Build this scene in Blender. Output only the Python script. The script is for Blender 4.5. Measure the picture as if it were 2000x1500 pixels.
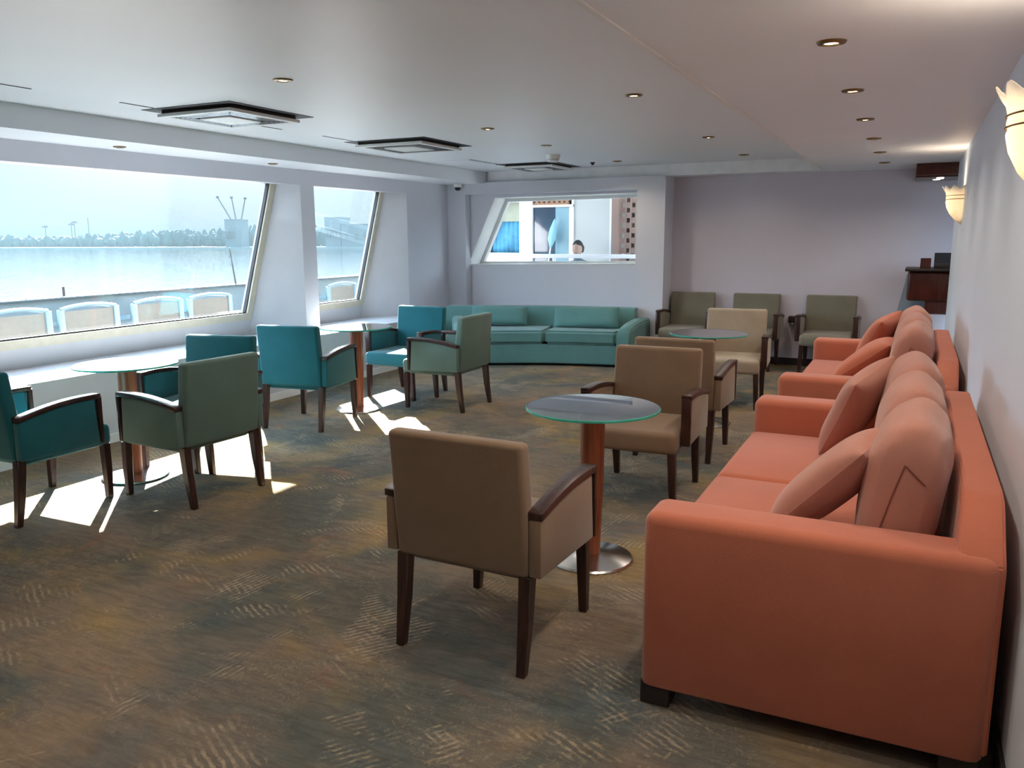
import bpy, bmesh, math, random
from mathutils import Vector, Matrix
random.seed(7)
for o in list(bpy.data.objects): bpy.data.objects.remove(o)
scene = bpy.context.scene
C = scene.collection
R = math.radians
PI = math.pi
# ------------------------------------------------------------------ camera
cam_d = bpy.data.cameras.new('camera'); cam = bpy.data.objects.new('camera', cam_d); C.objects.link(cam)
cam_d.sensor_width = 36.0; cam_d.lens = 1590/2000*36.0; cam_d.clip_start = .05; cam_d.clip_end = 8000
rx, ux, wx = Vector((0.898488, 0.43897, -0.004969)), Vector((-0.073835, 0.162266, 0.983981)), Vector((-0.432744, 0.883728, -0.178206))
cam.matrix_world = Matrix(((rx[0], ux[0], -wx[0], 0), (rx[1], ux[1], -wx[1], 0), (rx[2], ux[2], -wx[2], 1.56), (0, 0, 0, 1)))
scene.camera = cam
# ------------------------------------------------------------------ world, sun, exposure
SUN_H = Vector((-.705, .71)).normalized(); SUN_T = .545
sund = Vector((SUN_H.x, SUN_H.y, SUN_T)).normalized()
SUN_E = 28.0
world = bpy.data.worlds.new('sky'); scene.world = world; world.use_nodes = True
nt = world.node_tree; N = nt.nodes; L = nt.links; N.clear()
out = N.new('ShaderNodeOutputWorld'); bg = N.new('ShaderNodeBackground'); tc = N.new('ShaderNodeTexCoord')
sep = N.new('ShaderNodeSeparateXYZ'); L.new(tc.outputs['Generated'], sep.inputs[0])
ramp = N.new('ShaderNodeValToRGB'); L.new(sep.outputs['Z'], ramp.inputs[0])
el = ramp.color_ramp.elements
el[0].position = 0.0; el[0].color = (.18, .23, .26, 1)
el[1].position = 1.0; el[1].color = (.45, .75, 1.15, 1)
for p, c in ((.015, (.235, .295, .32, 1)), (.08, (.20, .285, .33, 1)), (.125, (2.4, 3.0, 3.6, 1)), (.24, (2.7, 3.4, 4.1, 1)), (.5, (2.2, 3.1, 4.1, 1))):
    e = el.new(p); e.color = c
# brighter sky toward the side behind the camera
az = N.new('ShaderNodeMapRange'); az.interpolation_type = 'SMOOTHSTEP'; az.inputs['From Min'].default_value = .30; az.inputs['From Max'].default_value = -.35
az.inputs['To Min'].default_value = 0; az.inputs['To Max'].default_value = 1; L.new(sep.outputs['Y'], az.inputs['Value'])
azs = N.new('ShaderNodeVectorMath'); azs.operation = 'SCALE'; azs.inputs[0].default_value = (.05, .06, .07); L.new(az.outputs[0], azs.inputs['Scale'])
aza = N.new('ShaderNodeMix'); aza.data_type = 'RGBA'; aza.blend_type = 'ADD'; aza.inputs[0].default_value = 1; L.new(ramp.outputs[0], aza.inputs[6]); L.new(azs.outputs[0], aza.inputs[7])
dot = N.new('ShaderNodeVectorMath'); dot.operation = 'DOT_PRODUCT'; L.new(tc.outputs['Generated'], dot.inputs[0]); dot.inputs[1].default_value = sund
mx = N.new('ShaderNodeMath'); mx.operation = 'MAXIMUM'; L.new(dot.outputs['Value'], mx.inputs[0]); mx.inputs[1].default_value = 0
pw = N.new('ShaderNodeMath'); pw.operation = 'POWER'; L.new(mx.outputs[0], pw.inputs[0]); pw.inputs[1].default_value = 40
glow = N.new('ShaderNodeMix'); glow.data_type = 'RGBA'; glow.blend_type = 'ADD'; glow.inputs[0].default_value = 1
gs = N.new('ShaderNodeVectorMath'); gs.operation = 'SCALE'; gs.inputs[0].default_value = (9, 9, 8.6); L.new(pw.outputs[0], gs.inputs['Scale'])
L.new(aza.outputs[2], glow.inputs[6]); L.new(gs.outputs[0], glow.inputs[7])
L.new(glow.outputs[2], bg.inputs[0]); bg.inputs[1].default_value = 1.0; L.new(bg.outputs[0], out.inputs[0])
sl = bpy.data.lights.new('sun', 'SUN'); sl.energy = SUN_E; sl.angle = R(.6); sl.color = (1, .965, .90)
so = bpy.data.objects.new('sun', sl); C.objects.link(so); so.location = (-12, 14, 12)
so.rotation_euler = sund.to_track_quat('Z', 'Y').to_euler()
vs = scene.view_settings; vs.view_transform = 'Standard'; vs.look = 'None'; vs.gamma = 1; vs.use_curve_mapping = False
vs.exposure = 1.6
try: scene.cycles.sample_clamp_indirect = 6.0
except Exception: pass

# ------------------------------------------------------------------ materials
def new_mat(name):
    m = bpy.data.materials.new(name); m.use_nodes = True
    return m, m.node_tree.nodes, m.node_tree.links, m.node_tree.nodes['Principled BSDF']
def lnk(L, a, b): L.new(a, b)
def mat(name, col, rough=.6, metal=0, spec=.4, var=.06, vscale=6, bump=0, bscale=60, emit=None, es=0, coat=0, sheen=0):
    m, N, L, B = new_mat(name)
    B.inputs['Roughness'].default_value = rough; B.inputs['Metallic'].default_value = metal
    B.inputs['Specular IOR Level'].default_value = spec
    if coat: B.inputs['Coat Weight'].default_value = coat; B.inputs['Coat Roughness'].default_value = .15
    if sheen: B.inputs['Sheen Weight'].default_value = sheen
    t = N.new('ShaderNodeTexCoord')
    n = N.new('ShaderNodeTexNoise'); n.inputs['Scale'].default_value = vscale; n.inputs['Detail'].default_value = 4
    L.new(t.outputs['Object'], n.inputs['Vector'])
    r = N.new('ShaderNodeValToRGB'); L.new(n.outputs['Fac'], r.inputs[0])
    r.color_ramp.elements[0].position = .3; r.color_ramp.elements[1].position = .7
    r.color_ramp.elements[0].color = (*[c*(1-var) for c in col], 1); r.color_ramp.elements[1].color = (*[min(1, c*(1+var)) for c in col], 1)
    L.new(r.outputs[0], B.inputs['Base Color'])
    if bump:
        b = N.new('ShaderNodeTexNoise'); b.inputs['Scale'].default_value = bscale; b.inputs['Detail'].default_value = 3
        L.new(t.outputs['Object'], b.inputs['Vector'])
        bb = N.new('ShaderNodeBump'); bb.inputs['Strength'].default_value = bump; bb.inputs['Distance'].default_value = .01
        L.new(b.outputs['Fac'], bb.inputs['Height']); L.new(bb.outputs[0], B.inputs['Normal'])
    if emit: B.inputs['Emission Color'].default_value = (*emit, 1); B.inputs['Emission Strength'].default_value = es
    return m
def fabric(name, col, var=.08):
    m, N, L, B = new_mat(name)
    B.inputs['Roughness'].default_value = .85; B.inputs['Specular IOR Level'].default_value = .2; B.inputs['Sheen Weight'].default_value = .25
    B.inputs['Sheen Roughness'].default_value = .5
    t = N.new('ShaderNodeTexCoord'); mp = N.new('ShaderNodeMapping'); L.new(t.outputs['Object'], mp.inputs[0])
    n = N.new('ShaderNodeTexNoise'); n.inputs['Scale'].default_value = 5; n.inputs['Detail'].default_value = 6; L.new(mp.outputs[0], n.inputs['Vector'])
    w1 = N.new('ShaderNodeTexNoise'); w1.inputs['Scale'].default_value = 1; w1.inputs['Detail'].default_value = 1
    m2 = N.new('ShaderNodeMapping'); m2.inputs['Scale'].default_value = (60, 60, 420); L.new(t.outputs['Object'], m2.inputs[0]); L.new(m2.outputs[0], w1.inputs['Vector'])
    w2 = N.new('ShaderNodeTexNoise'); w2.inputs['Scale'].default_value = 1; w2.inputs['Detail'].default_value = 1
    m3 = N.new('ShaderNodeMapping'); m3.inputs['Scale'].default_value = (420, 420, 50); L.new(t.outputs['Object'], m3.inputs[0]); L.new(m3.outputs[0], w2.inputs['Vector'])
    ad = N.new('ShaderNodeMath'); ad.operation = 'ADD'; L.new(w1.outputs['Fac'], ad.inputs[0]); L.new(w2.outputs['Fac'], ad.inputs[1])
    mi = N.new('ShaderNodeMath'); mi.operation = 'MULTIPLY_ADD'; mi.inputs[1].default_value = .35; L.new(ad.outputs[0], mi.inputs[0]); L.new(n.outputs['Fac'], mi.inputs[2])
    r = N.new('ShaderNodeValToRGB'); L.new(mi.outputs[0], r.inputs[0])
    r.color_ramp.elements[0].position = .6; r.color_ramp.elements[1].position = 1.1 if False else 1.0
    r.color_ramp.elements[0].color = (*[c*(1-var) for c in col], 1); r.color_ramp.elements[1].color = (*[c*(1+var) for c in col], 1)
    L.new(r.outputs[0], B.inputs['Base Color'])
    bb = N.new('ShaderNodeBump'); bb.inputs['Strength'].default_value = .25; bb.inputs['Distance'].default_value = .002
    L.new(ad.outputs[0], bb.inputs['Height']); L.new(bb.outputs[0], B.inputs['Normal'])
    return m
def wood(name, c1, c2, rough=.35):
    m, N, L, B = new_mat(name)
    B.inputs['Roughness'].default_value = rough; B.inputs['Coat Weight'].default_value = .3; B.inputs['Coat Roughness'].default_value = .2
    t = N.new('ShaderNodeTexCoord'); mp = N.new('ShaderNodeMapping'); mp.inputs['Scale'].default_value = (30, 30, 2.5); L.new(t.outputs['Object'], mp.inputs[0])
    n = N.new('ShaderNodeTexNoise'); n.inputs['Scale'].default_value = 1.5; n.inputs['Detail'].default_value = 5; n.inputs['Distortion'].default_value = .6
    L.new(mp.outputs[0], n.inputs['Vector'])
    r = N.new('ShaderNodeValToRGB'); L.new(n.outputs['Fac'], r.inputs[0]); r.color_ramp.elements[0].position = .35; r.color_ramp.elements[1].position = .7
    r.color_ramp.elements[0].color = (*c1, 1); r.color_ramp.elements[1].color = (*c2, 1)
    L.new(r.outputs[0], B.inputs['Base Color'])
    return m
def pane_mat(name, tint=(1, 1, 1), refl=1.0, base=0.0):
    m = bpy.data.materials.new(name); m.use_nodes = True; N = m.node_tree.nodes; L = m.node_tree.links; N.clear()
    o = N.new('ShaderNodeOutputMaterial'); mix = N.new('ShaderNodeMixShader'); tr = N.new('ShaderNodeBsdfTransparent'); gl = N.new('ShaderNodeBsdfGlossy')
    fr = N.new('ShaderNodeFresnel'); fr.inputs[0].default_value = 1.5
    nz = N.new('ShaderNodeTexNoise'); nz.inputs['Scale'].default_value = 3
    cr = N.new('ShaderNodeValToRGB'); L.new(nz.outputs['Fac'], cr.inputs[0])
    cr.color_ramp.elements[0].color = (*[c*.98 for c in tint], 1); cr.color_ramp.elements[1].color = (*tint, 1)
    L.new(cr.outputs[0], tr.inputs[0])
    mu = N.new('ShaderNodeMath'); mu.operation = 'MULTIPLY_ADD'; mu.use_clamp = True; mu.inputs[1].default_value = refl; mu.inputs[2].default_value = base; L.new(fr.outputs[0], mu.inputs[0])
    gl.inputs['Roughness'].default_value = 0.0
    L.new(mu.outputs[0], mix.inputs[0]); L.new(tr.outputs[0], mix.inputs[1]); L.new(gl.outputs[0], mix.inputs[2]); L.new(mix.outputs[0], o.inputs[0])
    return m
M = {}
M['wall'] = mat('wall_paint', (.70, .71, .78), .55, var=.02, vscale=1.5, bump=.03, bscale=40)
M['wallfar'] = mat('far_wall_paint', (.66, .62, .70), .6, var=.03, vscale=1.5, bump=.03, bscale=40)
M['ceil'] = mat('ceiling_paint', (.84, .875, .92), .45, var=.015, vscale=.8, spec=.35)
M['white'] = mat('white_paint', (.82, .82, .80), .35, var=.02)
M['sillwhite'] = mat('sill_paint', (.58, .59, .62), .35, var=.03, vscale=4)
M['cream'] = mat('cream_frame', (.62, .58, .46), .4, var=.05, vscale=12)
M['black'] = mat('black_rubber', (.012, .014, .018), .5, var=.1)
M['dark'] = mat('dark_trim', (.03, .022, .02), .45, var=.15)
M['teal'] = fabric('teal_fabric', (.010, .125, .155))
M['sage'] = fabric('sage_fabric', (.125, .205, .18))
M['green'] = fabric('sea_green_fabric', (.11, .245, .235))
M['tan'] = fabric('tan_fabric', (.235, .155, .098))
M['beige'] = fabric('beige_fabric', (.40, .325, .24))
M['olive'] = fabric('olive_fabric', (.20, .185, .14))
M['coral'] = fabric('coral_fabric', (.50, .15, .085), .05)
M['rose'] = fabric('rose_fabric', (.46, .20, .145), .05)
M['rosedark'] = fabric('rose_piping', (.22, .07, .045))
M['legwood'] = wood('dark_mahogany', (.018, .006, .005), (.065, .020, .014), .35)
M['colwood'] = wood('orange_cherry', (.22, .055, .025), (.36, .11, .05), .35)
M['barwood'] = wood('red_mahogany', (.05, .009, .006), (.11, .022, .014), .3)
M['steel'] = mat('brushed_steel', (.62, .62, .62), .18, metal=1, var=.04, vscale=20)
M['brass'] = mat('brass', (.20, .13, .06), .35, metal=1, var=.05)
M['lens'] = mat('lamp_lens', (1, .9, .7), .4, emit=(1, .80, .50), es=9)
M['lensoff'] = mat('small_lamp_lens', (1, .97, .9), .4, emit=(1, .95, .85), es=1.5)
M['pane'] = pane_mat('window_glass', (.985, .995, 1), .22)
M['darkpane'] = mat('dark_blue_glass', (.012, .04, .07), .08, spec=.7, var=.3, vscale=2)
M['greypane'] = mat('grey_blue_glass', (.25, .40, .45), .15, var=.15, vscale=2)
M['tableglass'] = pane_mat('table_glass', (.74, .92, .88), 2.6, .10)
M['rimglass'] = mat('green_glass_edge', (.05, .42, .33), .1, spec=.8, var=.2, vscale=10)
M['shade'] = None

def carpet():
    m, N, L, B = new_mat('carpet_weave')
    B.inputs['Roughness'].default_value = .95; B.inputs['Specular IOR Level'].default_value = .1
    t = N.new('ShaderNodeTexCoord')
    def noise(scale, det=5, dist=0, vec=None, rough=.55):
        n = N.new('ShaderNodeTexNoise'); n.inputs['Scale'].default_value = scale; n.inputs['Detail'].default_value = det; n.inputs['Distortion'].default_value = dist
        n.inputs['Roughness'].default_value = rough
        L.new(vec or t.outputs['Object'], n.inputs['Vector']); return n.outputs['Fac']
    def ramp(f, stops):
        r = N.new('ShaderNodeValToRGB'); L.new(f, r.inputs[0]); e = r.color_ramp.elements
        e[0].position, e[0].color = stops[0][0], (*stops[0][1], 1); e[1].position, e[1].color = stops[-1][0], (*stops[-1][1], 1)
        for p, c in stops[1:-1]: x = e.new(p); x.color = (*c, 1)
        return r.outputs[0]
    def mixc(f, a, b):
        x = N.new('ShaderNodeMix'); x.data_type = 'RGBA'; L.new(f, x.inputs[0]); L.new(a, x.inputs[6])
        if isinstance(b, tuple): x.inputs[7].default_value = (*b, 1)
        else: L.new(b, x.inputs[7])
        return x.outputs[2]
    def g(v): return (v, v, v)
    K = 1.75
    base = ramp(noise(.85, 6, .6), [(.32, (.040*K, .050*K, .050*K)), (.43, (.066*K, .066*K, .056*K)), (.52, (.104*K, .083*K, .063*K)), (.64, (.138*K, .098*K, .062*K))])
    och = ramp(noise(1.35, 5, .8, vec=shift(N, L, t, (11, 4, 0))), [(.50, g(0)), (.68, g(.8))])
    c = mixc(och, base, (.17*K, .115*K, .045*K))
    rus = ramp(noise(1.8, 5, .8, vec=shift(N, L, t, (31, 14, 0))), [(.60, g(0)), (.74, g(.6))])
    c = mixc(rus, c, (.17*K, .075*K, .04*K))
    blu = ramp(noise(1.0, 5, .5, vec=shift(N, L, t, (3, 24, 0))), [(.55, g(0)), (.70, g(.7))])
    c = mixc(blu, c, (.048*K, .062*K, .066*K))
    mp0 = N.new('ShaderNodeMapping'); mp0.inputs['Rotation'].default_value = (0, 0, R(24)); mp0.inputs['Scale'].default_value = (6, 34, 1); L.new(t.outputs['Object'], mp0.inputs[0])
    stk = ramp(noise(1.0, 6, .8, vec=mp0.outputs[0], rough=.7), [(.36, g(.62)), (.62, g(1.28))])
    mm = N.new('ShaderNodeMix'); mm.data_type = 'RGBA'; mm.blend_type = 'MULTIPLY'; mm.inputs[0].default_value = .5; L.new(c, mm.inputs[6]); L.new(stk, mm.inputs[7]); c = mm.outputs[2]
    # brushed stroke clusters in crossing directions, each inside ragged patches
    for k, (ang, sc, sh, th) in enumerate(((-62, 11, (5, 9, 0), .575), (8, 12.5, (15, 2, 0), .58), (38, 12, (25, 31, 0), .59))):
        mp = N.new('ShaderNodeMapping'); mp.inputs['Rotation'].default_value = (0, 0, R(ang)); L.new(t.outputs['Object'], mp.inputs[0])
        w = N.new('ShaderNodeTexWave'); w.bands_direction = 'X'; w.inputs['Scale'].default_value = sc; w.inputs['Distortion'].default_value = 3.0
        w.inputs['Detail'].default_value = 3; w.inputs['Detail Scale'].default_value = 1.2; w.inputs['Detail Roughness'].default_value = .6; L.new(mp.outputs[0], w.inputs['Vector'])
        ws = ramp(w.outputs['Fac'], [(.50, g(0)), (.78, g(1))])
        msk = ramp(noise(1.9, 6, .8, vec=shift(N, L, t, sh), rough=.62), [(th, g(0)), (th+.05, g(1))])
        brk = ramp(noise(30, 4, .5, rough=.7), [(.38, g(.15)), (.60, g(.95))])
        a = N.new('ShaderNodeMath'); a.operation = 'MULTIPLY'; L.new(ws, a.inputs[0]); L.new(msk, a.inputs[1])
        b = N.new('ShaderNodeMath'); b.operation = 'MULTIPLY'; L.new(a.outputs[0], b.inputs[0]); L.new(brk, b.inputs[1])
        d = N.new('ShaderNodeMath'); d.operation = 'MULTIPLY'; L.new(b.outputs[0], d.inputs[0]); d.inputs[1].default_value = .85
        c = mixc(d.outputs[0], c, (.23*K, .18*K, .125*K))
    fl = ramp(noise(42, 5, 1.4, rough=.75), [(.52, g(0)), (.66, g(.6))])
    fm = ramp(noise(1.9, 4, 1, vec=shift(N, L, t, (7, 17, 0))), [(.42, g(0)), (.62, g(1))])
    fa = N.new('ShaderNodeMath'); fa.operation = 'MULTIPLY'; L.new(fl, fa.inputs[0]); L.new(fm, fa.inputs[1])
    c = mixc(fa.outputs[0], c, (.21*K, .16*K, .11*K))
    L.new(c, B.inputs['Base Color'])
    bb = N.new('ShaderNodeBump'); bb.inputs['Strength'].default_value = .3; bb.inputs['Distance'].default_value = .004
    L.new(noise(220, 3), bb.inputs['Height']); L.new(bb.outputs[0], B.inputs['Normal'])
    return m
def shift(N, L, t, v):
    mp = N.new('ShaderNodeMapping'); mp.inputs['Location'].default_value = v; L.new(t.outputs['Object'], mp.inputs[0]); return mp.outputs[0]
M['carpet'] = carpet()
def shade_mat():
    m = bpy.data.materials.new('frosted_shade'); m.use_nodes = True; N = m.node_tree.nodes; L = m.node_tree.links; N.clear()
    o = N.new('ShaderNodeOutputMaterial'); d = N.new('ShaderNodeBsdfDiffuse'); t = N.new('ShaderNodeBsdfTranslucent'); mx = N.new('ShaderNodeMixShader'); mx.inputs[0].default_value = .55
    nz = N.new('ShaderNodeTexNoise'); nz.inputs['Scale'].default_value = 14; r = N.new('ShaderNodeValToRGB'); L.new(nz.outputs['Fac'], r.inputs[0])
    r.color_ramp.elements[0].color = (.78, .74, .68, 1); r.color_ramp.elements[1].color = (.88, .85, .8, 1)
    L.new(r.outputs[0], d.inputs[0]); L.new(r.outputs[0], t.inputs[0]); L.new(d.outputs[0], mx.inputs[1]); L.new(t.outputs[0], mx.inputs[2]); L.new(mx.outputs[0], o.inputs[0])
    return m
M['shade'] = shade_mat()

# ------------------------------------------------------------------ mesh helpers
def bm_box(bm, x0, x1, y0, y1, z0, z1, bev=0, seg=3):
    vs = [bm.verts.new((x, y, z)) for z in (z0, z1) for y in (y0, y1) for x in (x0, x1)]
    F = [(0, 2, 3, 1), (4, 5, 7, 6), (0, 1, 5, 4), (2, 6, 7, 3), (0, 4, 6, 2), (1, 3, 7, 5)]
    fs = [bm.faces.new([vs[i] for i in f]) for f in F]
    if bev:
        es = list({e for f in fs for e in f.edges})
        bmesh.ops.bevel(bm, geom=es, offset=bev, segments=seg, profile=.5, affect='EDGES')
    return bm
def box(*a, **k): return bm_box(bmesh.new(), *a, **k)
def prism(pts, axis, a, b, bm=None, bev=0, seg=3):
    """polygon pts extruded along axis from a to b; pts are the two remaining coordinates in xyz order"""
    bm = bm or bmesh.new()
    def P(p, c):
        if axis == 0: return (c, p[0], p[1])
        if axis == 1: return (p[0], c, p[1])
        return (p[0], p[1], c)
    lo = [bm.verts.new(P(p, a)) for p in pts]; hi = [bm.verts.new(P(p, b)) for p in pts]
    n = len(pts); fs = [bm.faces.new(lo), bm.faces.new(hi[::-1])]
    for i in range(n): fs.append(bm.faces.new((lo[i], hi[i], hi[(i+1) % n], lo[(i+1) % n])))
    bmesh.ops.recalc_face_normals(bm, faces=fs)
    if bev:
        es = list({e for f in fs for e in f.edges})
        bmesh.ops.bevel(bm, geom=es, offset=bev, segments=seg, profile=.5, affect='EDGES', clamp_overlap=True)
    return bm
def lathe(prof, n=48, center=(0, 0), bm=None, a0=0, a1=2*PI):
    bm = bm or bmesh.new(); full = abs(a1-a0-2*PI) < 1e-6; rings = []
    for r, z in prof:
        if r < 1e-6: rings.append([bm.verts.new((center[0], center[1], z))]); continue
        rings.append([bm.verts.new((center[0]+r*math.cos(a0+(a1-a0)*i/n), center[1]+r*math.sin(a0+(a1-a0)*i/n), z)) for i in range(n if full else n+1)])
    for A, B_ in zip(rings, rings[1:]):
        m = n
        for i in range(m):
            j = (i+1) % len(A) if len(A) > 1 else 0; k = (i+1) % len(B_) if len(B_) > 1 else 0
            if len(A) == 1 and len(B_) == 1: continue
            if len(A) == 1: bm.faces.new((A[0], B_[i], B_[k]))
            elif len(B_) == 1: bm.faces.new((A[i], B_[0], A[j]))
            else: bm.faces.new((A[i], B_[i], B_[k], A[j]))
    bmesh.ops.recalc_face_normals(bm, faces=bm.faces[:])
    return bm
def tube(pts, r, n=8, bm=None):
    bm = bm or bmesh.new(); pts = [Vector(p) for p in pts]; rings = []
    for i, p in enumerate(pts):
        d = (pts[min(i+1, len(pts)-1)]-pts[max(i-1, 0)]).normalized(); a = d.orthogonal().normalized() if i == 0 else (rings_a - d*rings_a.dot(d)).normalized()
        rings_a = a; b = d.cross(a); rr = r[i] if isinstance(r, (list, tuple)) else r
        rings.append([bm.verts.new(p+rr*(math.cos(2*PI*k/n)*a+math.sin(2*PI*k/n)*b)) for k in range(n)])
    for A, B_ in zip(rings, rings[1:]):
        for k in range(n): bm.faces.new((A[k], A[(k+1) % n], B_[(k+1) % n], B_[k]))
    bm.faces.new(rings[0][::-1]); bm.faces.new(rings[-1]); return bm
def obj(name, bm, m, parent=None, loc=None, rot=None, smooth=True, kind=None, label=None):
    me = bpy.data.meshes.new(name); bm.normal_update()
    bm.to_mesh(me); bm.free(); me.materials.append(m)
    o = bpy.data.objects.new(name, me); C.objects.link(o)
    if parent: o.parent = parent
    if loc: o.location = loc
    if rot: o.rotation_euler = rot
    if smooth:
        for p in me.polygons: p.use_smooth = True
        try: me.set_sharp_from_angle(angle=R(38))
        except Exception: pass
    if kind: o['kind'] = kind
    if label: o['label'] = label
    return o
def thing(name, label, cat, loc=(0, 0, 0), rot=(0, 0, 0), group=None):
    o = bpy.data.objects.new(name, None); C.objects.link(o); o.location = loc; o.rotation_euler = rot; o.empty_display_size = .1
    return tag(o, label, cat, group)
def tag(o, label, cat, group=None, kind=None):
    o['label'] = label; o['category'] = cat
    if group: o['group'] = group
    if kind: o['kind'] = kind
    return o
def struct(name, bm, m, smooth=False): return obj(name, bm, m, smooth=smooth, kind='structure')
def dup(root, loc, rot, label, group=None):
    r = root.copy(); C.objects.link(r); r.location = loc; r.rotation_euler = rot; r['label'] = label
    if group: r['group'] = group
    for ch in list(root.children):
        c = ch.copy(); C.objects.link(c); c.parent = r
        for g in list(ch.children):
            d = g.copy(); C.objects.link(d); d.parent = c
    return r

# ------------------------------------------------------------------ room shell
ZL, ZH, ZW = 2.28, 2.42, 2.262
XR = .335; YF = 10.34; YB = -4.6
struct('floor', box(-5.9, 2.6, YB, 10.5, -.12, 0), M['carpet'])
# low ceiling around a raised tray: tray x -5.15..-1.0, y -3.9..10.05, its left flank slopes out
b = bmesh.new()
bm_box(b, -1.0, 2.6, YB, 10.5, ZL, 2.6)
bm_box(b, -5.28, -1.0, 10.05, 10.5, ZL, 2.6)
bm_box(b, -5.28, -1.0, YB, -3.9, ZL, 2.6)
bm_box(b, -6.4, -5.28, YB, 10.5, ZW, 2.6)
bm_box(b, -5.28, -1.0, -3.9, 10.05, ZH, 2.6)
struct('ceiling', b, M['ceil'])
struct('trim_2', box(-5.27, -1.02, 10.03, 10.05, ZL, ZH), mat('fascia_paint', (.88, .90, .92), .4))
struct('trim_1', box(-1.008, -.985, -3.9, 10.05, ZL-.006, ZL+.02), M['white'])
# right wall, ends before the bar
struct('wall_right', box(XR, XR+.15, YB, 9.55, 0, ZL), mat('window_lit_wall_paint', (.76, .85, .97), .5, var=.02, vscale=1.5, bump=.03, bscale=40))  # bluer, lighter copy of the wall paint, window light put into its colour
struct('baseboard_right', box(XR-.012, XR, YB, 9.55, 0, .09), M['dark'])
struct('wall_far_right', box(2.45, 2.6, 9.0, 10.5, 0, ZL), M['wallfar'])
# far wall: stepped column, window recess, far plane
b = bmesh.new()
bm_box(b, -2.80, 2.6, YF, YF+.15, 0, ZL)
struct('wall_back', b, M['wallfar'])
b = bmesh.new()
bm_box(b, -3.14, -2.78, 9.95, YF+.15, 0, ZL)                 # column right of the recess
bm_box(b, -6.4, -5.57, 9.95, 10.09, 0, ZL)                  # pier left of the recess
bm_box(b, -6.4, -5.70, 10.09, YF+.15, 0, ZL); bm_box(b, -5.57, -3.14, 9.95, YF+.15, 2.125, ZL)             # header
struct('wall_back_pier', b, M['wall'])
WB = [(-5.62, 1.175), (-3.165, 1.205), (-3.165, 2.10), (-5.19, 2.085)]   # window outline in the recess plane (x,z)
b = bmesh.new(); y0, y1 = 10.09, YF+.15
prism([(-5.70, 0), (-3.14, 0), (-3.14, 1.207), (-5.62, 1.175), (-5.70, 1.175)], 1, y0, y1, bm=b)
prism([(-5.70, 1.175), (-5.62, 1.175), (-5.19, 2.085), (-3.16, 2.100), (-3.16, 2.125), (-5.70, 2.125)], 1, y0, y1, bm=b)
struct('wall_back_recess', b, M['wall'])
struct('baseboard_back', box(-2.78, 2.45, YF-.015, YF, 0, .085), M['dark'])
# window wall: ledge, pillars, header
def XG(z): return -6.10-(2.135-z)/1.347*.15                 # slightly raked glass plane, x at height z
# (opening at the wall face y0,y1) and glass edges (left at top, right at top); side edges slant by SL toward the camera at the bottom
SL = .30
WINS = [(3.4, 6.91), (7.13, 8.93)]
b = bmesh.new()
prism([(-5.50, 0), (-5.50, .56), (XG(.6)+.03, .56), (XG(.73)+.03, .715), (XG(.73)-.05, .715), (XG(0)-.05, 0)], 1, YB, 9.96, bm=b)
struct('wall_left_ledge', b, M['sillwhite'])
b = bmesh.new()
prism([(-5.85, 2.105), (-5.85, ZL+.05), (-6.3, ZL+.05), (XG(2.14)-.08, 2.12)], 1, YB, 9.96, bm=b)
edges = [YB] + [v for w in WINS for v in w] + [9.96]
for i in range(0, len(edges), 2):
    prism([(-5.85, .56), (-5.85, 2.105), (XG(2.12)-.06, 2.12), (XG(.56)-.06, .56)], 1, edges[i], edges[i+1], bm=b)
def hexa(P, bm):
    v = [bm.verts.new(p) for p in P]
    fs = [bm.faces.new([v[i] for i in f]) for f in ((0, 1, 2, 3), (7, 6, 5, 4), (0, 4, 5, 1), (1, 5, 6, 2), (2, 6, 7, 3), (3, 7, 4, 0))]
    bmesh.ops.recalc_face_normals(bm, faces=fs)
struct('wall_left', b, M['wall'])
struct('baseboard_left', box(-5.50, -5.485, YB, 9.9, 0, .07), M['white'])
def para(yl, yr, z0, z1, d0, d1, bm):          # parallelogram bar in the glass plane; yl, yr = (bottom, top) y of its two ends
    hexa([(XG(z0)+d0, yl[0], z0), (XG(z0)+d0, yr[0], z0), (XG(z1)+d0, yr[1], z1), (XG(z1)+d0, yl[1], z1),
          (XG(z0)+d1, yl[0], z0), (XG(z0)+d1, yr[0], z0), (XG(z1)+d1, yr[1], z1), (XG(z1)+d1, yl[1], z1)], bm)
def ye(y, z): return y-SL*(2.135-z)/1.347
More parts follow.
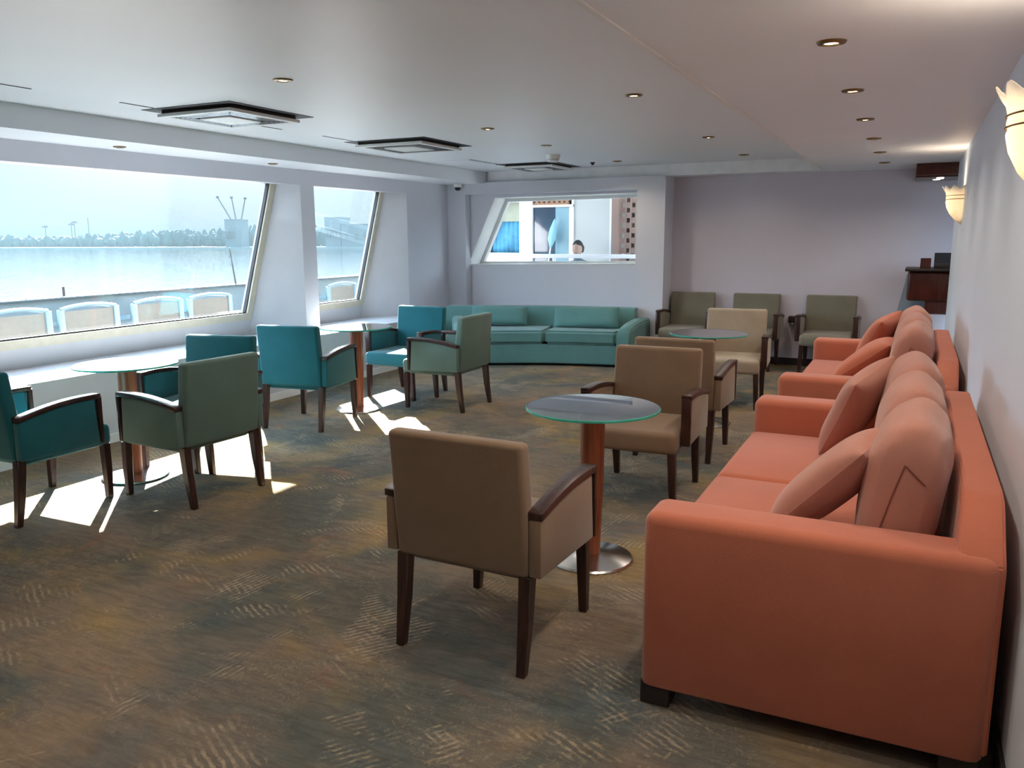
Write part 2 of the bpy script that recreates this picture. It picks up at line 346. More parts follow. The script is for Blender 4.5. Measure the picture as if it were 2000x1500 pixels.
for k, (a, c) in enumerate(WINS):
    w = 2-k; f = .075
    yl, yr = a+.22, c-.18                                   # glass edges at the top
    if w == 2: yr = 6.715
    if w == 1: yr = 8.67
    Z0, Z1 = .715, 2.135; zi = .788
    b = bmesh.new()
    # splayed jambs between wall face and frame
    for (yw, yg) in ((a, yl-f), (c, yr+f)):
        n = 16; rows = []
        for q in range(n+1):
            z = .56+(2.11-.56)*q/n; zz = max(z, .6)
            rows.append([b.verts.new(p) for p in ((-5.85, yw, z), (XG(zz)+.03, ye(yg, zz), z), (XG(zz)-.03, ye(yg, zz), z), (-6.2, yw, z))])
        for A_, B_ in zip(rows, rows[1:]):
            for q in range(4): b.faces.new((A_[q], A_[(q+1) % 4], B_[(q+1) % 4], B_[q]))
        b.faces.new(rows[0]); b.faces.new(rows[-1][::-1])
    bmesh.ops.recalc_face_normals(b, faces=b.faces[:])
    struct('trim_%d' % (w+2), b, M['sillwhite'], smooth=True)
    b = bmesh.new()
    para((ye(yl-f, Z0), ye(yl-f, Z1)), (ye(yl, Z0), ye(yl, Z1)), Z0, Z1, -.05, .04, b)
    para((ye(yr, Z0), ye(yr, Z1)), (ye(yr+f, Z0), ye(yr+f, Z1)), Z0, Z1, -.05, .04, b)
    para((ye(yl, Z0), ye(yl, zi)), (ye(yr, Z0), ye(yr, zi)), Z0, zi, -.05, .04, b)
    fr = struct('window_%d' % w, b, M['cream'])
    b = bmesh.new(); g = .013
    para((ye(yl, zi), ye(yl, Z1)), (ye(yl+g, zi), ye(yl+g, Z1)), zi, Z1, -.02, .02, b)
    para((ye(yr-g, zi), ye(yr-g, Z1)), (ye(yr, zi), ye(yr, Z1)), zi, Z1, -.02, .02, b)
    para((ye(yl+g, zi), ye(yl+g, zi+g)), (ye(yr-g, zi), ye(yr-g, zi+g)), zi, zi+g, -.02, .02, b)
    obj('gasket', b, M['black'], fr, smooth=False, label='thin black rubber seal')
    b = bmesh.new(); para((ye(yl+.004, zi), ye(yl+.004, Z1)), (ye(yr-.004, zi), ye(yr-.004, Z1)), zi+.004, Z1, -.006, 0, b)
    obj('pane', b, M['pane'], fr, smooth=False, label='clear slanting glass')
# rear wall behind the camera with a wide window
b = bmesh.new(); bm_box(b, -6.4, 2.6, YB-.15, YB, 0, ZL)
struct('wall_rear', b, M['wall'])

# back window
b = bmesh.new()
def ring(outer, inner, ya, yb, bm):
    n = len(outer)
    vo = [[bm.verts.new((p[0], y, p[1])) for p in outer] for y in (ya, yb)]; vi = [[bm.verts.new((p[0], y, p[1])) for p in inner] for y in (ya, yb)]
    for i in range(n):
        j = (i+1) % n
        bm.faces.new((vo[0][i], vo[0][j], vi[0][j], vi[0][i])); bm.faces.new((vo[1][j], vo[1][i], vi[1][i], vi[1][j]))
        bm.faces.new((vo[0][j], vo[0][i], vo[1][i], vo[1][j])); bm.faces.new((vi[0][i], vi[0][j], vi[1][j], vi[1][i]))
    bmesh.ops.recalc_face_normals(bm, faces=bm.faces[:])
WO = [(-5.62, 1.175), (-3.14, 1.207), (-3.14, 2.101), (-5.19, 2.085)]
WI = [(-5.545, 1.212), (-3.17, 1.237), (-3.17, 2.052), (-5.15, 2.036)]
ring(WO, WI, 10.42, 10.50, b)
W2 = [(-5.605, 1.181), (-3.150, 1.214), (-3.150, 2.094), (-5.182, 2.079)]
ring(WO, W2, 10.085, 10.495, b)
wf = struct('window_5', b, M['white'])
b = bmesh.new(); prism(W2, 1, 10.13, 10.136, bm=b); obj('pane', b, M['pane'], wf, smooth=False, label='clear glass')

# ------------------------------------------------------------------ chairs
def leg_bm(top, foot, wt=.050, wf=.034):
    b = bmesh.new(); r = []
    for (c, w, z) in ((top, wt, top[2]), (((top[0]*.45+foot[0]*.55), (top[1]*.62+foot[1]*.38), top[2]*.5), wt*.5+wf*.5+.003, top[2]*.5), (foot, wf, 0.0)):
        r.append([b.verts.new((c[0]+sx*w/2, c[1]+sy*w/2, z)) for sx, sy in ((-1, -1), (1, -1), (1, 1), (-1, 1))])
    for A, B_ in zip(r, r[1:]):
        for k in range(4): b.faces.new((A[k], A[(k+1) % 4], B_[(k+1) % 4], B_[k]))
    b.faces.new(r[0]); b.faces.new(r[-1][::-1]); bmesh.ops.recalc_face_normals(b, faces=b.faces[:])
    bmesh.ops.bevel(b, geom=[e for e in b.edges], offset=.003, segments=1, affect='EDGES')
    return b
def arm_curve(n=12):
    pts = []
    for i in range(n+1):
        t = i/n; y = .005+t*.515
        z = .612+.052*math.sin(t*PI*.62)/math.sin(PI*.62)*1.0 if t < 1 else .612+.052
        z = .610+.075*t-.028*t*t+.012*math.sin(PI*t)
        pts.append((y, z))
    return pts
def make_chair(label, fab, loc, rot, group=None):
    t = thing('armchair', label, 'armchair', loc, rot, group)
    W = .272
    # seat
    b = box(-W, W, .055, .625, .325, .455, bev=.035, seg=4)
    for v in b.verts:
        if v.co.z > .42: v.co.z += .022*max(0, 1-(v.co.x/W)**2)*max(0, 1-((v.co.y-.34)/.3)**2)
        if v.co.y > .60: v.co.z -= 0.0
    obj('seat', b, fab, t)
    # backrest, leaning
    b = box(-.279, .279, 0, .082, .365, .864, bev=.022, seg=5)
    for v in b.verts:
        u = (v.co.z-.365)/.5; v.co.y -= .048*u+(.010*u if v.co.y > .04 else 0)
        v.co.y += .006*(1-(v.co.x/.279)**2)*(1 if v.co.y > .04-.048*u else -.6)
    bk_ = obj('backrest', b, fab, t)
    ac = arm_curve()
    for s in (-1, 1):
        x0, x1 = (.278, .332) if s > 0 else (-.332, -.278)
        poly = [(.005, .375), (.497, .365)] + [(min(y, .497), z-.024) for y, z in ac[::-1] if y < .50]
        b = prism(poly, 0, x0+.003, x1-.003, bev=.006, seg=2); obj('arm_panel', b, fab, t)
        # wooden cap and front post in one piece of joinery, modelled as two parts
        cap = [(y, z-.022) for y, z in ac] + [(y, z+.006) for y, z in ac[::-1]]
        b = prism(cap, 0, x0-.003, x1+.003, bev=.004, seg=2); obj('armrest', b, M['legwood'], t, label='dark polished wooden armrest')
        b = prism([(.497, .365), (.522, .365), (.527, .645), (.497, .640)], 0, x0, x1, bev=.004, seg=2); obj('arm_post', b, M['legwood'], t, label='dark wooden front post of the arm')
        obj('leg', leg_bm((s*.262, .035, .37), (s*.262, -.012, 0)), M['legwood'], t)
        obj('leg', leg_bm((s*.245, .585, .335), (s*.258, .575, 0), .046, .034), M['legwood'], t)
    return t
def rz(a): return (0, 0, R(a))
GT, GS, GN, GO = 'teal armchairs by the windows', 'sage armchairs by the windows', 'tan armchairs around the right-hand tables', 'olive armchairs along the far wall'
teal = make_chair('teal armchair cut by the left picture edge, facing the far wall', M['teal'], (-4.574, 2.64, 0), rz(1.6), GT)
dup(teal, (-4.50, 4.36, 0), rz(192), 'teal armchair half hidden behind the nearer sage armchair, beside the window ledge')
dup(teal, (-4.498, 5.085, 0), rz(8.7), 'teal armchair seen from behind, between the two window tables')
dup(teal, (-4.502, 7.094, 0), rz(179.4), 'teal armchair facing the camera beyond the second window table, farthest of the teal ones')
sage = make_chair('grey-green armchair seen from behind in front of the nearer window table', M['sage'], (-3.672, 3.537, 0), rz(87), GS)
dup(sage, (-3.561, 6.5, 0), rz(90), 'grey-green armchair in front of the long green sofa, back turned to the right')
tan = make_chair('brown armchair in the foreground with its back to the camera', M['tan'], (-1.422, 2.457, 0), rz(-1.5), GN)
dup(tan, (-1.423, 5.03, 0), rz(181.3), 'brown armchair facing the camera behind the nearest glass table')
dup(tan, (-1.448, 5.523, 0), rz(-.2), 'brown armchair back to back with the one behind the nearest glass table')
make_chair('light beige armchair facing the camera behind the far round table', M['beige'], (-1.499, 8.011, 0), rz(184.7))
olive = make_chair('olive armchair against the far wall, leftmost of the three', M['olive'], (-2.47, 10.255, 0), rz(180), GO)
dup(olive, (-1.69, 10.255, 0), rz(180), 'olive armchair against the far wall, middle of the three')
dup(olive, (-.835, 10.255, 0), rz(180), 'olive armchair against the far wall, nearest the coral sofas')

# ------------------------------------------------------------------ round glass tables
def make_table(label, loc, group=None):
    t = thing('round_table', label, 'table', loc, (0, 0, 0), group)
    obj('base', lathe([(0, 0), (.205, 0), (.207, .006), (.200, .014), (.12, .026), (.05, .036), (0, .036)], 64), M['steel'], t, label='polished steel disc base')
    obj('column', lathe([(0, .034), (.044, .034), (.050, .20), (.057, .45), (.060, .735), (0, .735)], 40), M['colwood'], t, label='orange-brown turned wooden column')
    obj('mounting_plate', lathe([(0, .735), (.045, .735), (.045, .751), (0, .751)], 40), M['colwood'], t)
    top = obj('glass_top', lathe([(0, .763), (.315, .763)], 96), M['tableglass'], t, label='clear round glass top')
    rim = obj('glass_edge', lathe([(.315, .7635), (.320, .761), (.320, .753), (.315, .751)], 96), M['rimglass'], top, label='bright green glass rim')
    return t
GTAB = 'round glass tables'
tab = make_table('round glass table beside the nearest coral sofa', (-1.323, 3.575, 0), GTAB)
dup(tab, (-4.551, 3.593, 0), (0, 0, 1), 'round glass table between teal and sage armchairs at the nearer window')
dup(tab, (-4.50, 5.98, 0), (0, 0, 2), 'round glass table at the second window, a teal armchair on either side')
dup(tab, (-1.49, 6.77, 0), (0, 0, 3), 'round glass table in front of the light beige armchair')

# ------------------------------------------------------------------ pillows
def pillow_bm(w, h, t, p=2.6, edge=.012, pinch=.05, n=22, wr=0, seed=0):
    rnd = random.Random(seed); ph = [rnd.uniform(0, 6) for _ in range(6)]
    b = bmesh.new(); G = {}
    for s in (1, -1):
        for i in range(n+1):
            for j in range(n+1):
                u = -1+2*i/n; v = -1+2*j/n
                if s < 0 and (i in (0, n) or j in (0, n)): G[(s, i, j)] = G[(1, i, j)]; continue
                f = (max(0, 1-abs(u)**p)*max(0, 1-abs(v)**p))**.5
                x = u*w/2*(1-pinch*(1-v*v)*abs(u)**3); z = v*h/2*(1-pinch*(1-u*u)*abs(v)**3)
                y = s*(t/2*f)
                if wr: y += wr*f*(math.sin(3*u+ph[0]+2*v)*.5+math.sin(5*v*u+ph[1])*.4+math.sin(4*v+ph[2])*.4)
                G[(s, i, j)] = b.verts.new((x, y, z))
    for s in (1, -1):
        for i in range(n):
            for j in range(n):
                q = [G[(s, i, j)], G[(s, i+1, j)], G[(s, i+1, j+1)], G[(s, i, j+1)]]
                if len(set(q)) >= 3:
                    try: b.faces.new(q)
                    except ValueError: pass
    bmesh.ops.recalc_face_normals(b, faces=b.faces[:])
    return b
def box_def(w, h, t, ph):
    def f(x, y, z):
        inside = (1-min(1, abs(x))**3)**.5*(1-min(1, abs(z))**3)**.5
        th = t/2*(.60+.40*inside)*(.72+.28*(1-max(0, z)**3))
        xx = x*w/2*(1-.04*y*y*abs(x)**8-.12*max(0, z)**5); zz = z*h/2*(1-.10*y*y*max(0, z)**2-.08*abs(x)**6)
        return (xx, y*th*(1-.10*math.exp(-((abs(x)-z-.12)/.12)**2)*max(0, z)*abs(x))+.005*math.sin(5*x+ph)*math.sin(4*z), zz)
    return f
def boxed_bm(w, h, t, n=20, seed=0):
    """boxed back cushion: crowned faces, soft gathered top corners; x width, y thickness, z height"""
    b = bmesh.new(); f = box_def(w, h, t, random.Random(seed).uniform(0, 6))
    bmesh.ops.create_cube(b, size=2)
    bmesh.ops.subdivide_edges(b, edges=b.edges[:], cuts=n, use_grid_fill=True)
    for v in b.verts: v.co = f(*v.co)
    bmesh.ops.recalc_face_normals(b, faces=b.faces[:])
    return b
def seam_bm(w, h, t, seed):
    f = box_def(w, h, t, random.Random(seed).uniform(0, 6)); b = bmesh.new()
    key = [(.50, -.60), (.30, 0), (.08, .50), (-.25, .42), (-.8, .28)]
    P = []
    for (a, c), (d, e) in zip(key, key[1:]):
        for q in range(5): P.append((a+(d-a)*q/5, c+(e-c)*q/5))
    P.append(key[-1])
    tube([Vector(f(-1, y, z)) + Vector((-.0005, 0, 0)) for y, z in P], .0028, 6, bm=b)
    return b
def cushion(label, cat, bm, m, loc, rot, group, name='cushion'):
    o = obj(name, bm, m, loc=loc, rot=rot)
    md = o.modifiers.new('smooth', 'SUBSURF'); md.levels = 1; md.render_levels = 1
    return tag(o, label, cat, group)

# ------------------------------------------------------------------ coral sofas along the right wall
def make_sofa(label, y0, group):
    t = thing('sofa', label, 'sofa', (-.22, y0, 0), (0, 0, 0), group)
    def q(x): return x+.22
    Ln = 2.25; aw = .20; xf, xb = -.73, .29
    # arms with rounded tops
    for k, (a, c) in enumerate(((0, aw), (Ln-aw, Ln))):
        b = box(q(xf), q(xb)-.01, a, c, .065, .68, bev=.04, seg=6)
        for v in b.verts:
            if v.co.z < .12: v.co.z = max(.065, .065+(v.co.z-.065)*.4)
        obj('arm', b, M['coral'], t)
    b = box(q(-.715), q(.27), aw-.005, Ln-aw+.005, .085, .36, bev=.012, seg=2); obj('base', b, M['coral'], t)
    n = 2; w = (Ln-2*aw)/n
    for k in range(n):
        a = aw+k*w
        b = box(q(-.735), q(.16), a+.002, a+w-.002, .355, .505, bev=.035, seg=4)
        for v in b.verts:
            if v.co.z > .46: v.co.z += .022*max(0, 1-((v.co.y-a-w/2)/(w/2))**2)
        obj('seat_cushion', b, M['coral'], t)
    # backrest with cut-off upper corners, leaning
    b = bmesh.new()
    def row(y, top): return [(q(.155), y, .36), (q(.175), y, top-.015), (q(.19), y, top), (q(.285), y, top), (q(.29), y, top-.015), (q(.29), y, .09), (q(.155), y, .09)]
    ys1 = Ln
    rows = [row(.02, .66), row(.04, .685), row(.20, .80), row(.28, .812), row(ys1-.28, .812), row(ys1-.20, .80), row(ys1-.04, .685), row(ys1-.02, .66)]
    V = [[b.verts.new(p) for p in r] for r in rows]
    for A, B_ in zip(V, V[1:]):
        for i in range(7): b.faces.new((A[i], A[(i+1) % 7], B_[(i+1) % 7], B_[i]))
    b.faces.new(V[0][::-1]); b.faces.new(V[-1]); bmesh.ops.recalc_face_normals(b, faces=b.faces[:])
    bmesh.ops.bevel(b, geom=[e for e in b.edges], offset=.012, segments=2, affect='EDGES', clamp_overlap=True)
    obj('backrest', b, M['coral'], t)
    for x in (-.68, .22):
        for y in (.06, Ln-.06):
            obj('foot', box(q(x)-.05, q(x)+.05, y-.045, y+.045, 0, .085, bev=.004, seg=1), M['dark'], t, label='low dark block foot')
    return t
GSO = 'coral three-seat sofas'
sofa = make_sofa('coral fabric sofa in the right foreground, showing its whole side', 2.45, GSO)
dup(sofa, (-.22, 5.35, 0), (0, 0, 0), 'coral fabric sofa farther along the right wall, toward the bar')
GBC, GTP = 'loose back cushions on the coral sofas', 'throw pillows on the coral sofas'
w = .72
names = {0: ['plump rose back cushion nearest the camera on the foreground sofa', 'middle rose back cushion of the foreground sofa', 'rose back cushion farthest from the camera on the foreground sofa'],
         1: ['rose back cushion at the near end of the farther coral sofa', 'middle rose back cushion of the farther coral sofa', 'rose back cushion at the bar end of the farther coral sofa']}
for s, y0 in enumerate((2.45, 5.35)):
    for k in range(3):
        y = y0+.20+.31+k*.615
        cu = cushion(names[s][k], 'cushion', boxed_bm(.60, .48, .25, seed=k+3*s), M['rose'], (.028, y, .762+.003*k), (R(8), 0, R(90+(k-1)*3)), GBC, 'back_cushion')
        obj('end_seam', seam_bm(.60, .48, .25, k+3*s), M['rosedark'], cu, label='dark seam folded over the end')
TP = [('rose throw pillow lying against the nearest back cushion behind the big sofa arm', (-.205, 2.93, .725), (R(42), R(0), R(80))),
      ('pale rose throw pillow standing on its corner at the far arm of the foreground sofa', (-.20, 4.22, .745), (R(26), R(-12), R(70))),
      ('coral throw pillow slumped low on the farther sofa behind its near arm', (-.25, 6.05, .715), (R(52), R(0), R(84))),
      ('coral throw pillow upright against the bar end of the farther sofa', (-.22, 7.10, .745), (R(30), R(-8), R(72)))]
for k, (lb, loc, rot) in enumerate(TP):
    cushion(lb, 'pillow', pillow_bm(.45, .45, .17, wr=.006, seed=k), M['rose' if k < 2 else 'coral'], loc, rot, GTP, 'throw_pillow')

# ------------------------------------------------------------------ long green curved sofa under the back window
FP = [(-4.90, 8.62), (-4.62, 8.73), (-4.2, 8.95), (-3.89, 9.07), (-3.52, 9.16), (-3.10, 9.24)]
def arc(x):
    for (a, ya), (c, yc) in zip(FP, FP[1:]):
        if x <= c or c == FP[-1][0]: return ya+(yc-ya)*(x-a)/(c-a)
t = thing('curved_sofa', 'long sea-green curved sofa below the back window', 'sofa', (-4.2, 9.5, 0))
def plan(pts, z0, z1, bev, nm, top=None):
    b = bmesh.new(); prism([(x+4.2, y-9.5) for x, y in pts], 2, z0, z1, bm=b)
    es = [e for e in b.edges if e.calc_face_angle(0) > .5]
    bmesh.ops.bevel(b, geom=es, offset=bev, segments=3, affect='EDGES', clamp_overlap=True)
    return obj(nm, b, M['green'], t)
def front(xa, xb_, off, n=12): return [(xa+(xb_-xa)*i/n, arc(xa+(xb_-xa)*i/n)+off) for i in range(n+1)]
BP = [(-5.36, 9.38), (-4.8, 9.62), (-4.2, 9.80), (-3.6, 9.90), (-3.08, 9.93)]
def bk(x):
    for (a, ya), (c, yc) in zip(BP, BP[1:]):
        if x <= c or c == BP[-1][0]:
            u = (x-a)/(c-a); return ya+(yc-ya)*u
def back(xa, xb_, off, n=12): return [(xa+(xb_-xa)*i/n, bk(xa+(xb_-xa)*i/n)+off) for i in range(n+1)]
plan(front(-4.88, -3.12, 0)+back(-3.12, -5.30, -.10), .03, .262, .012, 'base')
plan(front(-4.86, -3.985, -.015)+back(-4.10, -5.26, -.21), .268, .432, .03, 'seat_cushion')
plan(front(-3.975, -3.135, -.015)+back(-3.13, -4.09, -.21), .268, .432, .03, 'seat_cushion')
b = bmesh.new(); rows = []
for i in range(25):
    x = -5.46+(5.46-3.09)*i/24; y = bk(x)
    rows.append([b.verts.new((x+4.2+dx, y+dy-9.5, z)) for dx, dy, z in ((.02, -.22, .10), (.02, -.23, .44), (.0, -.14, .64), (-.0, -.11, .668), (-.0, -.02, .675), (0, 0, .655), (0, 0, .05), (.02, -.22, .05))])
for A_, B_ in zip(rows, rows[1:]):
    for q in range(8): b.faces.new((A_[q], A_[(q+1) % 8], B_[(q+1) % 8], B_[q]))
b.faces.new(rows[0]); b.faces.new(rows[-1][::-1]); bmesh.ops.recalc_face_normals(b, faces=b.faces[:])
obj('backrest', b, M['green'], t)
def arm(pf0, pf1, pb0, pb1):
    b = bmesh.new(); ks = [(0, .395), (.03, .45), (.12, .49), (.35, .525), (.7, .55), (1, .55)]
    rows = []
    for u, z in ks:
        a = Vector(pf0).lerp(Vector(pb0), u); c = Vector(pf1).lerp(Vector(pb1), u)
        m_ = .025
        rows.append([b.verts.new((p.x+4.2, p.y-9.5, zz)) for p, zz in ((a, .03), (a, z-.03), (a.lerp(c, .18), z), (a.lerp(c, .82), z), (c, z-.03), (c, .03))])
    for A_, B_ in zip(rows, rows[1:]):
        for i in range(6): b.faces.new((A_[i], A_[(i+1) % 6], B_[(i+1) % 6], B_[i]))
    b.faces.new(rows[0]); b.faces.new(rows[-1][::-1]); bmesh.ops.recalc_face_normals(b, faces=b.faces[:])
    bmesh.ops.bevel(b, geom=[e for e in b.edges if e.calc_face_angle(0) > .3], offset=.012, segments=2, affect='EDGES', clamp_overlap=True)
    obj('arm', b, M['green'], t)
arm((-3.125, 9.20), (-2.96, 9.22), (-3.10, 9.93), (-2.92, 9.93))
arm((-5.05, 8.66), (-4.885, 8.60), (-5.47, 9.36), (-5.28, 9.42))
GL = 'lumbar pillows on the green sofa'
cushion('left sea-green lumbar pillow on the curved sofa, partly behind the sage armchair', 'pillow', pillow_bm(.74, .25, .15, p=4, pinch=.02, seed=11), M['green'], (-4.72, 9.285, .56), (R(-20), 0, R(20)), GL, 'lumbar_pillow')
cushion('right sea-green lumbar pillow on the curved sofa', 'pillow', pillow_bm(.86, .27, .15, p=4, pinch=.02, seed=12), M['green'], (-3.63, 9.53, .56), (R(-20), R(-2), R(7)), GL, 'lumbar_pillow')

# ------------------------------------------------------------------ ceiling fittings
GD = 'recessed downlights'
def make_down(label, x, y, z, lens='lens', name='downlight', r=.052):
    t = thing(name, label, 'ceiling light', (x, y, z), (0, 0, 0), GD)
    obj('trim_ring', lathe([(r*.52, .0), (r*.60, -.010), (r*.98, -.007), (r*1.08, 0)], 40), M['brass'], t, label='brass ring')
    obj('lamp_lens', lathe([(0, -.004), (r*.55, -.004)], 32), M[lens], t, label='glowing lens')
    return t
low = [('nearest', 3.467), ('second', 4.64), ('third', 5.80), ('fourth', 6.97), ('fifth', 8.13), ('farthest', 9.29)]
d0 = None
allp = []
for nm, y in low:
    lb = {'nearest': 'largest-looking brass downlight in the lowered ceiling on the right'}.get(nm, '%s downlight from the camera in the row along the right wall' % nm)
    if d0 is None: d0 = make_down(lb, -.343, y, ZL)
    else: dup(d0, (-.343, y, ZL), (0, 0, 0), lb)
    allp.append((-.343, y, ZL))
hi = [(-3.211, 3.695, 'downlight in the raised ceiling nearest the large air vent at left'), (-1.638, 5.081, 'downlight in the raised ceiling close to the ceiling step, nearest of its row'),
      (-3.174, 6.057, 'downlight in the raised ceiling beyond the bright reflected patch'), (-3.256, 7.423, 'downlight in the raised ceiling just before the smoke detector'),
      (-1.720, 7.498, 'middle downlight of the row beside the ceiling step'), (-1.740, 9.284, 'farthest downlight of the row beside the ceiling step'), (-3.194, 9.346, 'faint downlight near the far end of the raised ceiling')]
for x, y, lb in hi: dup(d0, (x, y, ZH), (0, 0, 0), lb); allp.append((x, y, ZH))
s0 = make_down('small white downlight over the nearer window', -5.60, 4.54, ZW, 'lensoff', r=.045)
s0['group'] = 'small downlights over the windows'
dup(s0, (-5.60, 6.24, ZW), (0, 0, 0), 'small white downlight over the pillar between the windows', 'small downlights over the windows')
for k, (x, y, z) in enumerate(allp + [(-.343, 2.3, ZL), (-.343, 1.1, ZL), (-1.6, 2.6, ZH), (-3.13, 1.3, ZH), (-1.6, .3, ZH)]):
    ld = bpy.data.lights.new('downlight_lamp', 'SPOT'); ld.energy = 11; ld.color = (1, .86, .70); ld.spot_size = R(150); ld.spot_blend = 1; ld.shadow_soft_size = .035
    lo = bpy.data.objects.new('downlight_lamp', ld); C.objects.link(lo); lo.location = (x, y, z-.012)

def make_vent(label, x0, x1, y0, y1):
    cx, cy = (x0+x1)/2, (y0+y1)/2; hx, hy = (x1-x0)/2, (y1-y0)/2
    t = thing('air_vent', label, 'air vent', (cx, cy, ZH), (0, 0, 0), 'square ceiling air vents')
    obj('opening', box(-hx-.07, hx+.07, -hy-.07, hy+.07, -.004, 0), M['black'], t, smooth=False, label='black plate painted as the shaded gap around the panel')  # black plate stands in for the shade inside the gap
    b = bmesh.new(); d = -.045
    f = .05
    for a in ((-hx, hx, -hy, -hy+f), (-hx, hx, hy-f, hy), (-hx, -hx+f, -hy+f, hy-f), (hx-f, hx, -hy+f, hy-f)): bm_box(b, *a, d, d+.02)
    obj('frame', b, M['white'], t, smooth=False)
    obj('housing', box(-hx+.02, hx-.02, -hy+.02, hy-.02, d+.012, -.004), M['dark'], t, smooth=False)
    g = bmesh.new()
    n = 5
    for k in range(n):
        o = .06+k*.022; w_ = .009
        for a in ((-hx+o, hx-o, -hy+o, -hy+o+w_), (-hx+o, hx-o, hy-o-w_, hy-o), (-hx+o, -hx+o+w_, -hy+o, hy-o), (hx-o-w_, hx-o, -hy+o, hy-o)): bm_box(g, *a, d+.0, d+.010)
    obj('louvre', g, M['steel'], t, smooth=False)
    obj('centre_plate', box(-hx+.19, hx-.19, -hy+.19, hy-.19, d-.006, d+.006, bev=.003, seg=1), M['white'], t)
    return t
make_vent('large square air vent in the ceiling at upper left, nearest the camera', -4.72, -4.06, 4.15, 4.83)
make_vent('square air vent in the ceiling, middle one of the three', -4.70, -3.98, 6.34, 7.06)
make_vent('square air vent in the ceiling near the back window, farthest one', -4.56, -3.92, 9.10, 9.78)
for k, (x, ya, yb, lb) in enumerate(((-4.69, 2.5, 3.235, 'thin dark slot in the ceiling at the left picture edge'), (-4.65, 3.80, 4.06, 'short dark slot left of the nearest air vent'), (-4.66, 4.92, 5.32, 'dark slot just beyond the nearest air vent'), (-4.65, 5.82, 6.24, 'dark slot leading up to the middle air vent'), (-4.59, 8.32, 9.0, 'dark slot leading up to the farthest air vent'))):
    tag(obj('slot_diffuser', box(x-.006, x+.006, ya, yb, ZH-.003, ZH, ), M['black'], smooth=False), lb, 'air slot', 'ceiling slot diffusers')
t = thing('smoke_detector', 'small white cone-shaped smoke detector under the raised ceiling', 'smoke detector', (-3.56, 8.30, ZH))
obj('body', lathe([(0, -.075), (.055, -.075), (.062, -.06), (.075, -.02), (.078, 0)], 32), M['white'], t)
obj('vent_band', lathe([(.059, -.066), (.0655, -.05)], 32), M['dark'], t)
tag(obj('sprinkler', lathe([(0, -.03), (.012, -.03), (.02, -.012), (.03, -.004), (.034, 0)], 20), M['dark'], loc=(-3.51, 9.37, ZH)), 'tiny dark sprinkler head near the farthest air vent', 'sprinkler')
t = thing('security_camera', 'small white dome camera with dark lens in the far left ceiling corner', 'camera', (-5.62, 9.84, ZW))
obj('mount', lathe([(0, 0), (.055, 0), (.058, -.03), (.05, -.045), (0, -.045)], 32), M['white'], t)
obj('dome', lathe([(.042, -.045), (.040, -.065), (.028, -.082), (0, -.09)], 24), M['black'], t, label='dark glossy dome')
tag(obj('ceiling_hatch', box(-5.10, -4.64, 8.34, 8.90, ZH-.006, ZH, bev=.002, seg=1), M['ceil']), 'plain white access hatch in the ceiling beside the window cove', 'hatch')

# ------------------------------------------------------------------ wall sconces
def make_sconce(label, y):
    t = thing('wall_sconce', label, 'wall lamp', (XR, y, 1.645), (0, 0, 0), 'tulip glass wall sconces')
    b = bmesh.new(); n = 40; prof = [(.012, 0), (.055, .035), (.095, .085), (.122, .14), (.132, .185), (.128, .205), (.134, .218), (.130, .235), (.138, .265), (.160, .30)]
    rings = []
    for k, (r, z) in enumerate(prof):
        ring_ = []
        for i in range(n+1):
            a = PI/2+PI*i/n; sc = 1+(.05 if k == len(prof)-1 else 0)*math.cos(a*12)
            zz = z+(.016*math.cos(a*12) if k == len(prof)-1 else 0)
            fl = 1+.012*math.cos(a*24)*(1 if k < 5 else 0)
            ring_.append(b.verts.new((r*sc*fl*math.cos(a)*1.0, r*sc*fl*math.sin(a)*1.25, zz)))
        rings.append(ring_)
    for A, B_ in zip(rings, rings[1:]):
        for i in range(n): b.faces.new((A[i], A[i+1], B_[i+1], B_[i]))
    sh = obj('lamp_shade', b, M['shade'], t, label='frosted tulip-shaped glass shade with scalloped rim')
    md = sh.modifiers.new('thickness', 'SOLIDIFY'); md.thickness = .004
    for z in (.205, .236):
        obj('collar_band', tube([(.134*math.cos(PI/2+PI*i/24), .134*1.25*math.sin(PI/2+PI*i/24), z) for i in range(25)], .003, 6), M['brass'], t)
    obj('back_plate', box(-.012, 0, -.05, .05, .05, .22, bev=.004, seg=1), M['brass'], t)
    obj('bulb', lathe([(0, .12), (.018, .13), (.03, .16), (.026, .19), (0, .205)], 20, center=(-.045, 0)), M['lens'], t, label='glowing bulb')
    ld = bpy.data.lights.new('sconce_lamp', 'POINT'); ld.energy = .4; ld.color = (1, .66, .33); ld.shadow_soft_size = .03
    lo = bpy.data.objects.new('sconce_lamp', ld); C.objects.link(lo); lo.location = (XR-.06, y, 1.645+.24)
    lu = bpy.data.lights.new('sconce_uplight', 'SPOT'); lu.energy = 5 if y < 5 else 2; lu.color = (1, .80, .62); lu.spot_size = R(165); lu.spot_blend = 1; lu.shadow_soft_size = .05
    lv = bpy.data.objects.new('sconce_uplight', lu); C.objects.link(lv); lv.location = (XR-.07, y, 1.645+.27); lv.rotation_euler = (R(180), 0, 0)
    return t
make_sconce('lit tulip wall sconce cut by the right picture edge', 2.72)
make_sconce('lit tulip wall sconce farther along the right wall, below the wooden canopy', 8.0)

